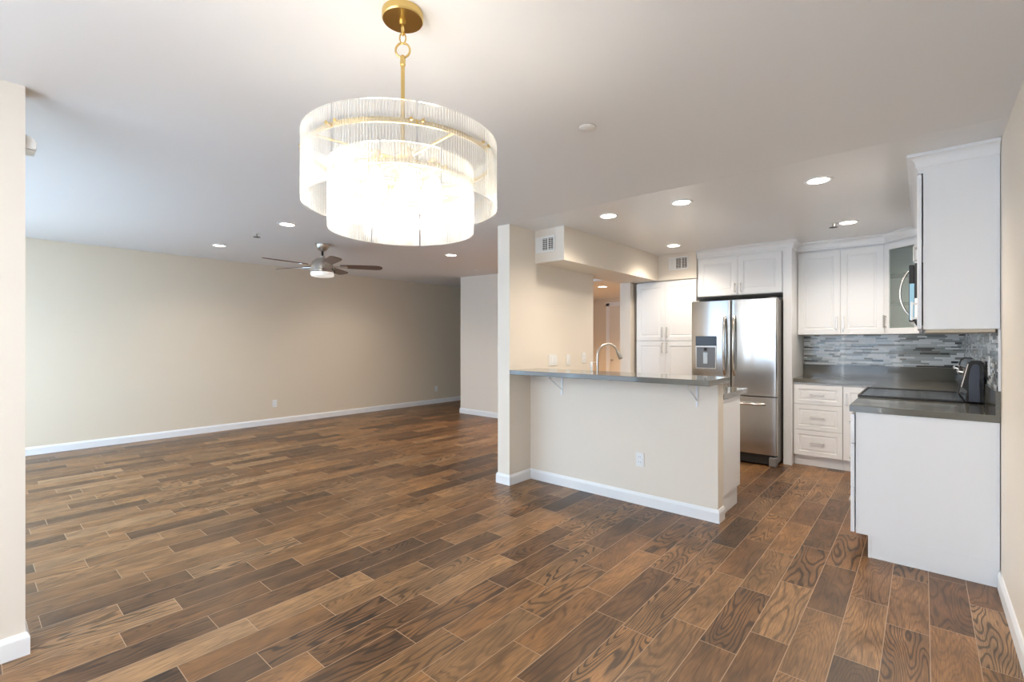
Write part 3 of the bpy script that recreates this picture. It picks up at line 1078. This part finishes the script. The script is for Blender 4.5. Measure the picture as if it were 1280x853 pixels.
# chrome strip along the slanted face and knobs
nrm = Vector((-0.978, 0, 0.209))
B().prism([(0.184, 1.034), (0.188, 1.032), (0.2195, 1.183), (0.2155, 1.185)], 'y', ry0 - 0.004, ry0 - 0.0005).build('side_strip', M['chrome'], bg)
for ky in (ry0 + 0.06, ry0 + 0.15, ry1 - 0.15, ry1 - 0.06):
    base = Vector((0.205, ky, 1.125))
    q = Vector((0, 0, 1)).rotation_difference(nrm)
    Tk = Matrix.Translation(base) @ q.to_matrix().to_4x4()
    B().lathe([(0.024, 0), (0.024, 0.006), (0.019, 0.009), (0.017, 0.03), (0.013, 0.033)], n=20, T=Tk).box(-0.003, 0.003, -0.017, 0.017, 0.03, 0.036, T=Tk).build('knob', M['chrome'], bg, smooth=True)
B().box(-0.003, 0.0, ry0 + 0.24, ry1 - 0.24, -0.045, 0.045, T=Matrix.Translation((0.206, 0, 1.115)) @ Matrix.Rotation(math.radians(12), 4, 'Y')).build('display', M['black'], bg)

# ------------------------------------------------------------------ microwave
t = thing('microwave', 'over-the-range microwave with bowed handle, beside the large white wall cabinet', 'microwave', (0.1, (mw0 + mw1) / 2, 1.45))
B().box(-0.045, XR - 0.01, mw0 + 0.002, mw1 - 0.002, 1.455, 1.858).build('body', M['black_matte'], t, bevel=0.003)
dm = B().box(-0.074, -0.046, mw0 + 0.002, mw1 - 0.002, 1.462, 1.848).build('door', M['black'], t, bevel=0.004)
B().box(-0.0765, -0.0745, mw0 + 0.20, mw1 - 0.06, 1.53, 1.79).build('window', M['charcoal'], dm)
pts = []
for k in range(21):
    u = k / 20
    pts.append((-0.072 - 0.05 * math.sin(PI * u) ** 0.7, mw0 + 0.035, 1.51 + 0.30 * u))
B().tube(pts, 0.0065, n=10).build('handle', M['chrome'], dm, smooth=True)
B().box(-0.070, -0.046, mw0 - 0.0005, mw0 + 0.0015, 1.475, 1.72).build('blue_reflection', M['blue_reflection'], dm)  # pale blue strip: a reflection on the door edge, put in as colour
B().box(-0.044, -0.022, mw0 - 0.001, mw0 + 0.0015, 1.49, 1.62).build('side_label', M['plate'], t)

# ------------------------------------------------------------------ faucet
t = thing('kitchen_faucet', 'tall gooseneck pull-down faucet in brushed nickel behind the bar top', 'faucet', (-2.285, 3.86, ZT))
fdir = Vector((0.5, 0.866, 0))
fb = Vector((-2.285, 3.86, ZT))
B().lathe([(0.027, 0), (0.027, 0.006), (0.020, 0.012), (0.0165, 0.05), (0.013, 0.07)], c=fb, n=24).build('base', M['nickel'], t, smooth=True)
pts = [fb + Vector((0, 0, 0.06)), fb + Vector((0, 0, 0.16)), fb + Vector((0, 0, 0.26))]
R_ = 0.108
for k in range(1, 15):
    a = PI * k / 15 * 0.93
    pts.append(fb + Vector((0, 0, 0.265)) + fdir * (R_ * (1 - math.cos(a))) + Vector((0, 0, R_ * math.sin(a))))
B().tube(pts, 0.0105, n=14).build('spout', M['nickel'], t, smooth=True)
e0, e1 = pts[-1], pts[-1] + (pts[-1] - pts[-2]).normalized() * 0.085
B().tube([e0, e0.lerp(e1, 0.15), e0.lerp(e1, 0.6), e1], [0.0115, 0.015, 0.019, 0.020], n=14).build('spray_head', M['nickel'], t, smooth=True)
B().tube([fb + Vector((0.016, -0.0, 0.04)), fb + Vector((0.05, 0.0, 0.05)), fb + Vector((0.09, 0.0, 0.075))], [0.008, 0.006, 0.005], n=8).build('lever', M['nickel'], t, smooth=True)
t = thing('soap_dispenser', 'small white-and-nickel pump beside the gooseneck faucet', 'soap dispenser', (-2.345, 3.855, ZT))
p = Vector((-2.345, 3.855, ZT))
B().lathe([(0.018, 0), (0.018, 0.01), (0.0095, 0.02), (0.0085, 0.13), (0.014, 0.15), (0.014, 0.18), (0.010, 0.205)], c=p, n=16).build('pump_body', M['plate'], t, smooth=True)
B().tube([p + Vector((0, 0, 0.19)), p + Vector((0.02, 0.03, 0.20)), p + Vector((0.03, 0.05, 0.19))], 0.006, n=8).build('nozzle', M['nickel'], t, smooth=True)


# ------------------------------------------------------------------ outlets and switches
def outlet(T, label, kind='outlet', w=0.072, h=0.116, group=None, name='wall_outlet'):
    """T: local x across the plate, y out of the wall, z up; origin at plate centre"""
    o = T.translation
    t = thing(name, label, 'outlet' if kind == 'outlet' else 'light switch', tuple(o), group)
    B().box(-w / 2, w / 2, 0.0, 0.006, -h / 2, h / 2, T=T).build('cover_plate', M['plate'], t, bevel=0.002)
    if kind == 'outlet':
        for s in (-1, 1):
            r = B().box(-0.017, 0.017, 0.006, 0.0085, s * 0.021 - 0.014, s * 0.021 + 0.014, T=T).build('receptacle', M['trim'], t, bevel=0.002)
            B().box(-0.008, -0.006, 0.0085, 0.009, s * 0.021 - 0.005, s * 0.021 + 0.006, T=T).box(0.006, 0.008, 0.0085, 0.009, s * 0.021 - 0.005, s * 0.021 + 0.006, T=T).build('slots', M['slot'], r)
    else:
        n = 2 if w > 0.1 else 1
        for k in range(n):
            cx_ = (k - (n - 1) / 2) * 0.046
            B().box(cx_ - 0.0165, cx_ + 0.0165, 0.006, 0.010, -0.033, 0.033, T=T).build('rocker', M['trim'], t, bevel=0.002)
    return t


outlet(FY(-1.745, 3.6165, 0.366), 'white outlet on the peninsula half wall under the bar top')
FXp = lambda x, y, z: frame((x, y, z), (0, 1, 0), (1, 0, 0))
outlet(FXp(XL + 0.0005, 3.29, 0.33), 'white outlet low on the long beige wall, middle of its length')
outlet(FXp(XL + 0.0005, 6.63, 0.315), 'white outlet low on the long beige wall, near its far end')
outlet(FXp(XD + 0.0005, 3.985, 1.135), 'double white switch plate above the bar top, nearest the pillar edge', 'switch', 0.145, 0.118, name='light_switch')
outlet(FXp(XD + 0.0005, 4.262, 1.13), 'narrow white plate between double switch plate and faucet side plate', 'switch', 0.075, name='light_switch')
outlet(FXp(XD + 0.0005, 4.572, 1.142), 'white outlet above the bar top, next to the hall opening', 'outlet', 0.075)
outlet(FX(XR - 0.0095, 4.08, 1.18), 'white outlet in the mosaic tiles beside the range console', 'outlet', 0.072)


# ------------------------------------------------------------------ air vents
def vent(x0, x1, z0, z1, y, label):
    t = thing('air_vent', label, 'vent', ((x0 + x1) / 2, y, z0))
    fr = 0.018
    b = B()
    b.box(x0, x1, y - 0.008, y - 0.0005, z0, z0 + fr).box(x0, x1, y - 0.008, y - 0.0005, z1 - fr, z1)
    w = x1 - x0
    cells = []
    inner0, inner1 = x0 + fr, x1 - fr
    cw = (inner1 - inner0 - 0.024) / 3
    b.box(x0, inner0, y - 0.008, y - 0.0005, z0 + fr, z1 - fr).box(inner1, x1, y - 0.008, y - 0.0005, z0 + fr, z1 - fr)
    for k in range(3):
        a = inner0 + k * (cw + 0.012)
        cells.append((a, a + cw))
        if k < 2:
            b.box(a + cw, a + cw + 0.012, y - 0.008, y - 0.0005, z0 + fr, z1 - fr)
    b.build('frame', M['plate'], t)
    B().box(inner0, inner1, y - 0.0012, y - 0.0006, z0 + fr, z1 - fr).build('duct_shade_sheet', mat('duct_shadow', (0.16, 0.15, 0.13), 0.8), t)  # flat dark sheet behind the louvers; the duct's shade is in its colour
    for k, (a, c) in enumerate(cells):
        s = B()
        if k == 0:
            n = 6
            for j in range(n):
                xx = a + (c - a) * (j + 0.5) / n
                s.box(-0.0045, 0.0045, -0.0005, 0.0005, z0 + fr, z1 - fr, T=Matrix.Translation((xx, y - 0.005, 0)) @ Matrix.Rotation(math.radians(18), 4, 'Z'))
        else:
            n = 6
            for j in range(n):
                zz = z0 + fr + (z1 - z0 - 2 * fr) * (j + 0.5) / n
                s.box(a, c, -0.0035, 0.0035, -0.0006, 0.0006, T=Matrix.Translation((0, y - 0.0055, zz)) @ Matrix.Rotation(math.radians(-35), 4, 'X'))
            s.box((a + c) / 2 - 0.0012, (a + c) / 2 + 0.0012, y - 0.008, y - 0.003, z0 + fr, z1 - fr)
        s.build('louvers', M['plate'], t)


vent(-2.872, -2.642, 2.187, 2.336, 3.686, 'white air vent on the end of the soffit near the beige pillar')
vent(-2.40, -2.155, 2.208, 2.368, 5.777, 'white air vent above the pantry cabinet')


# ------------------------------------------------------------------ recessed lights
def ceil_z(x, y):
    if y > 3.305 and x > XD:
        return HK
    for k in range(len(cx) - 1):
        if cx[k] >= x >= cx[k + 1]:
            u = (cx[k] - x) / (cx[k] - cx[k + 1])
            return cz[k] + (cz[k + 1] - cz[k]) * u
    return H0


def pix_to_ceiling(px, py_, zc=None):
    tt = (px - 640) / 595.5
    dirx, diry = -0.6534 + tt * 0.757, 0.757 + tt * 0.6534
    zz = zc or 2.41
    for _ in range(12):
        d = (zz - 1.33) * 595.5 / (426 - py_)
        x, y = d * dirx, d * diry
        zz = zc or ceil_z(x, y)
    return x, y, zz


def recessed(px, py_, label, zc=None, group='recessed ceiling lights', power=None, slope=0.0):
    x, y, z = pix_to_ceiling(px, py_, zc)
    t = thing('recessed_light', label, 'ceiling light', (x, y, z), group)
    T = Matrix.Translation((x, y, z)) @ Matrix.Rotation(slope, 4, 'Y')
    B().lathe([(0.084, -0.0005), (0.084, -0.003), (0.078, -0.007), (0.064, -0.005), (0.062, -0.0005)], n=40, T=T, cap=False).build('trim_ring', M['trim'], t, smooth=True)
    B().lathe([(0.062, -0.001), (0.058, -0.0045), (0.03, -0.0065), (0.001, -0.007)], n=32, T=T).build('lens', M['led'], t, smooth=True)
    l = bpy.data.lights.new('can_light', 'SPOT')
    l.energy = CAN if power is None else power
    l.color = HALL_COL if zc else CAN_COL
    l.spot_size = math.radians(150)
    l.spot_blend = 0.8
    l.shadow_soft_size = 0.06
    o = bpy.data.objects.new('can_light', l)
    COL.objects.link(o)
    o.parent = t
    o.location = (0, 0, -0.03)
    return t


SL = math.atan(0.026)
recessed(274, 306.5, 'lit recessed light in the living ceiling, farthest left one', slope=SL)
recessed(359, 280, 'lit recessed light in the living ceiling, above left of the fan', slope=SL)
recessed(469, 334, 'lit recessed light in the living ceiling beyond the tip of the fan blade', slope=SL)
recessed(564, 318.5, 'lit recessed light in the living ceiling, below the glass chandelier', slope=SL)
recessed(760.5, 269.5, 'lit recessed light in the kitchen ceiling nearest the soffit end', power=20)
recessed(852, 252.5, 'lit recessed light in the kitchen ceiling, middle of the front row', power=20)
recessed(1023, 225, 'lit recessed light in the kitchen ceiling nearest the right wall cabinet', power=20)
recessed(842, 306.5, 'lit recessed light in the kitchen ceiling near the pantry', power=20)
recessed(1060, 277.5, 'lit recessed light in the kitchen ceiling above the far wall cabinet', power=20)
recessed(753, 358, 'lit recessed light in the hall ceiling seen through the opening', zc=2.2, power=HALL)


# ------------------------------------------------------------------ small ceiling devices
def disc(px, py_, r, h, name, label, cat):
    x, y, z = pix_to_ceiling(px, py_)
    t = thing(name, label, cat, (x, y, z))
    B().lathe([(r, -0.0005), (r, -h * 0.5), (r * 0.9, -h), (0.002, -h * 1.05)], c=(x, y, z), n=32).build('cover', M['plate'], t, smooth=True)
    B().lathe([(r + 0.003, -0.0003), (r + 0.003, -0.0015)], c=(x, y, z), n=32).build('mounting_ring', M['nickel'], t)


disc(734, 158.5, 0.042, 0.006, 'sprinkler_cover', 'round white cover plate alone in the middle of the ceiling', 'sprinkler cover')
disc(596.5, 337, 0.045, 0.008, 'smoke_detector', 'tiny round ceiling device in front of the far pale wall', 'smoke detector')


def sprinkler(px, py_, label):
    x, y, z = pix_to_ceiling(px, py_)
    t = thing('fire_sprinkler', label, 'sprinkler', (x, y, z))
    B().lathe([(0.034, -0.0005), (0.032, -0.004), (0.012, -0.006)], c=(x, y, z), n=24).build('escutcheon', M['plate'], t, smooth=True)
    B().lathe([(0.009, -0.006), (0.009, -0.02), (0.005, -0.024), (0.005, -0.038)], c=(x, y, z), n=12).build('head', M['nickel'], t, smooth=True)
    B().lathe([(0.034, -0.038), (0.036, -0.040)], c=(x, y, z), n=24).build('deflector', M['black_matte'], t)


sprinkler(321, 291.5, 'small fire sprinkler in the living ceiling, left of the fan')
sprinkler(1042, 278.5, 'small fire sprinkler in the kitchen ceiling beside a recessed light')

# sensor on the end of the divider wall
t = thing('motion_sensor', 'small white rounded sensor high on the end of the left wall', 'sensor', (-2.95, 0.181, 2.15))
prof = [(0.1815, 2.155), (0.215, 2.155), (0.2175, 2.162), (0.2175, 2.185), (0.212, 2.197), (0.200, 2.206), (0.1815, 2.214)]
B().prism(prof, 'x', -2.985, -2.90).build('housing', M['plate'], t, bevel=0.003)
B().box(-2.98, -2.905, 0.1815, 0.213, 2.146, 2.1545).build('lens_strip', M['nickel'], t)

# ------------------------------------------------------------------ ceiling fan
fxp, fyp, fzp = pix_to_ceiling(403, 304.5)
t = thing('ceiling_fan', 'brushed nickel ceiling fan with dark blades and opal light', 'ceiling fan', (fxp, fyp, fzp))
F = (fxp, fyp, fzp)
B().lathe([(0.078, 0.004), (0.080, -0.012), (0.074, -0.04), (0.055, -0.07), (0.028, -0.088), (0.02, -0.09)], c=F, n=36).build('canopy', M['nickel'], t, smooth=True)
B().lathe([(0.012, -0.088), (0.012, -0.16)], c=F, n=16).build('downrod', M['black_matte'], t, smooth=True)
B().lathe([(0.022, -0.145), (0.03, -0.15), (0.03, -0.165), (0.045, -0.17), (0.085, -0.185), (0.112, -0.215), (0.122, -0.25), (0.126, -0.28), (0.128, -0.305), (0.136, -0.312), (0.138, -0.335), (0.132, -0.342)], c=F, n=44).build('motor_housing', M['nickel'], t, smooth=True)
B().lathe([(0.132, -0.342), (0.134, -0.37), (0.124, -0.388), (0.08, -0.397), (0.002, -0.399)], c=F, n=44).build('lamp_shade', M['opal'], t, smooth=True)
right = Vector((0.757, 0.6534, 0))
fwd = Vector((-0.6534, 0.757, 0))
zb = -0.262
for k in range(5):
    al = math.radians(16 + 72 * k)
    d = right * math.cos(al) + fwd * math.sin(al)
    s = Vector((-d.y, d.x, 0))
    pit = math.radians(11)
    s2 = s * math.cos(pit) + Vector((0, 0, -math.sin(pit)))
    nn = d.cross(s2)
    outline = [(0.20, 0.045), (0.30, 0.058), (0.50, 0.066), (0.62, 0.068), (0.655, 0.06), (0.685, 0.035), (0.69, 0.0)]
    outline = outline + [(a, -c) for a, c in reversed(outline[:-1])]
    vs = []
    c0 = Vector(F) + Vector((0, 0, zb))
    for off in (0.004, -0.004):
        for (a, c) in outline:
            vs.append(c0 + d * a + s2 * c + nn * off)
    n = len(outline)
    fs = [tuple(range(n)), tuple(reversed(range(n, 2 * n)))] + [(i, n + i, n + (i + 1) % n, (i + 1) % n) for i in range(n)]
    bl = B().add(vs, fs).build('blade', M['blade'], t)
    vs = []
    for off in (-0.005, -0.011):
        for (a, c) in ((0.11, 0.02), (0.20, 0.018), (0.27, 0.035), (0.29, 0.0), (0.27, -0.035), (0.20, -0.018), (0.11, -0.02)):
            vs.append(c0 + d * a + s2 * c + nn * off)
    n = 7
    fs = [tuple(range(n)), tuple(reversed(range(n, 2 * n)))] + [(i, n + i, n + (i + 1) % n, (i + 1) % n) for i in range(n)]
    B().add(vs, fs).build('blade_arm', M['nickel'], bl)
pp = Vector(F) + right * 0.13 - fwd * 0.03
B().tube([pp + Vector((0, 0, -0.30)), pp + right * 0.02 + Vector((0, 0, -0.325)), pp + right * 0.025 + Vector((0, 0, -0.36))], 0.007, n=8).build('pull_chain', M['black_matte'], t)

# ------------------------------------------------------------------ chandelier
CX, CY = -1.298, 0.953
CZ = H0
t = thing('chandelier', 'two-tier drum chandelier of fluted clear glass on a brass rod', 'chandelier', (CX, CY, CZ))
c = (CX, CY, 0)
B().lathe([(0.066, CZ), (0.067, CZ - 0.004), (0.067, CZ - 0.022), (0.064, CZ - 0.026), (0.012, CZ - 0.027), (0.010, CZ - 0.04)], c=c, n=48).build('canopy', M['brass'], t, smooth=True)
ringz = 1.33 + 0.958
vdir = Vector((0.757, 0.6534, 0))


def torus(zc, R, r, stretch=1.0, dirv=vdir):
    pts = [Vector((CX, CY, zc)) + dirv * (R * math.cos(a)) + Vector((0, 0, R * stretch * math.sin(a))) for a in [2 * PI * j / 28 for j in range(28)]]
    return B().tube(pts, r, n=8, closed=True)


torus(CZ - 0.055, 0.012, 0.0025, 1.5, Vector((0.653, -0.757, 0))).build('chain_link', M['brass'], t, smooth=True)
torus(CZ - 0.083, 0.010, 0.0025, 1.7, vdir).build('chain_link', M['brass'], t, smooth=True)
torus(ringz, 0.0235, 0.0035).build('hanging_ring', M['brass'], t, smooth=True)
B().lathe([(0.006, ringz - 0.018), (0.009, ringz - 0.024), (0.009, ringz - 0.05), (0.0065, ringz - 0.052), (0.0065, 1.95)], c=c, n=16).build('rod', M['brass'], t, smooth=True)
ZO0, ZO1, RO = 1.33 + 0.437, 1.33 + 0.645, 0.307
ZI0, ZI1, RI = 1.33 + 0.360, 1.33 + 0.565, 0.2295
near = math.atan2(-0.757, 0.6534) - math.radians(12.9)   # direction from the drum centre to the camera
near = math.atan2(0 - CY, 0 - CX)


def glass_panel(R, z0, z1, a0, a1, pitch=0.0088):
    n = max(8, int(round(R * (a1 - a0) / pitch)))
    sub = 5
    N = n * sub
    amp = 0.0032
    vs, fs = [], []
    for i in range(N + 1):
        a = a0 + (a1 - a0) * i / N
        ph = (i % sub) / sub
        o = amp * abs(math.sin(PI * ph)) if sub > 1 else 0
        ro, ri = R + o, R - 0.004
        for (r, z) in ((ri, z0), (ro, z0), (ro, z1), (ri, z1)):
            vs.append((CX + r * math.cos(a), CY + r * math.sin(a), z))
    for i in range(N):
        for j in range(4):
            j2 = (j + 1) % 4
            fs.append((i * 4 + j, (i + 1) * 4 + j, (i + 1) * 4 + j2, i * 4 + j2))
    fs.append((0, 1, 2, 3))
    fs.append((N * 4 + 3, N * 4 + 2, N * 4 + 1, N * 4))
    return B().add(vs, fs)


for (R, z0, z1, off) in ((RO, ZO0, ZO1, 7), (RI, ZI0, ZI1, -16)):
    for k in range(8):
        gap = 0.0035 / R
        a0 = near + math.radians(off + 45 * k) + gap
        a1 = near + math.radians(off + 45 * (k + 1)) - gap
        gp = glass_panel(R, z0, z1, a0, a1).build('glass_panel', M['fluted'], t, smooth=False)
        for aa in (a0 + 0.04, a1 - 0.04):
            zc = z1 - 0.05
            T = Matrix.Translation((CX + (R - 0.012) * math.cos(aa), CY + (R - 0.012) * math.sin(aa), zc)) @ Matrix.Rotation(aa, 4, 'Z') @ Matrix.Rotation(PI / 2, 4, 'Y')
            B().lathe([(0.0025, 0), (0.0025, 0.014), (0.0045, 0.0145), (0.0045, 0.018)], n=10, T=T).build('pin', M['brass'], gp)
    # brass carrier ring
    zc = z1 - 0.05
    b = B()
    b.lathe([(R - 0.016, zc - 0.007), (R - 0.0125, zc - 0.007), (R - 0.0125, zc + 0.007), (R - 0.016, zc + 0.007), (R - 0.016, zc - 0.007)], c=c, n=72, cap=False)
    b.build('carrier_ring', M['brass'], t, smooth=True)
# spider arms and hub
zh = ZO1 - 0.05
hub = B().lathe([(0.006, 1.80), (0.012, 1.812), (0.009, 1.83), (0.010, 1.90), (0.022, 1.92), (0.024, zh + 0.012), (0.006, zh + 0.02)], c=c, n=20).build('hub', M['brass'], t, smooth=True)
for k in range(4):
    a = near + math.radians(30 + 90 * k)
    dv = Vector((math.cos(a), math.sin(a), 0))
    B().tube([Vector((CX, CY, zh)) + dv * 0.015, Vector((CX, CY, zh)) + dv * (RO - 0.016)], 0.004, n=8).tube([Vector((CX, CY, ZI1 - 0.05)) + dv * 0.008, Vector((CX, CY, ZI1 - 0.05)) + dv * (RI - 0.016)], 0.0035, n=8).build('arm', M['brass'], t)
for k in range(6):
    a = near + math.radians(10 + 60 * k)
    dv = Vector((math.cos(a), math.sin(a), 0))
    q = Vector((CX, CY, 0)) + dv * 0.105
    so = B().tube([Vector((CX, CY, 1.915)) + dv * 0.015, Vector((q.x, q.y, 1.915))], 0.0045, n=8).lathe([(0.014, 1.925), (0.014, 1.87), (0.012, 1.865)], c=(q.x, q.y, 0), n=16).build('lamp_socket', M['brass'], t, smooth=True)
    B().lathe([(0.011, 1.866), (0.021, 1.85), (0.030, 1.82), (0.031, 1.80), (0.024, 1.775), (0.012, 1.765), (0.001, 1.763)], c=(q.x, q.y, 0), n=20).build('bulb', M['bulb'], so, smooth=True)
l = bpy.data.lights.new('chandelier_glow', 'POINT')
l.energy = CHAND
l.color = (1.0, 0.86, 0.68)
l.shadow_soft_size = 0.09
o = bpy.data.objects.new('chandelier_glow', l)
COL.objects.link(o)
o.parent = t
o.location = (0, 0, 1.80 - CZ)
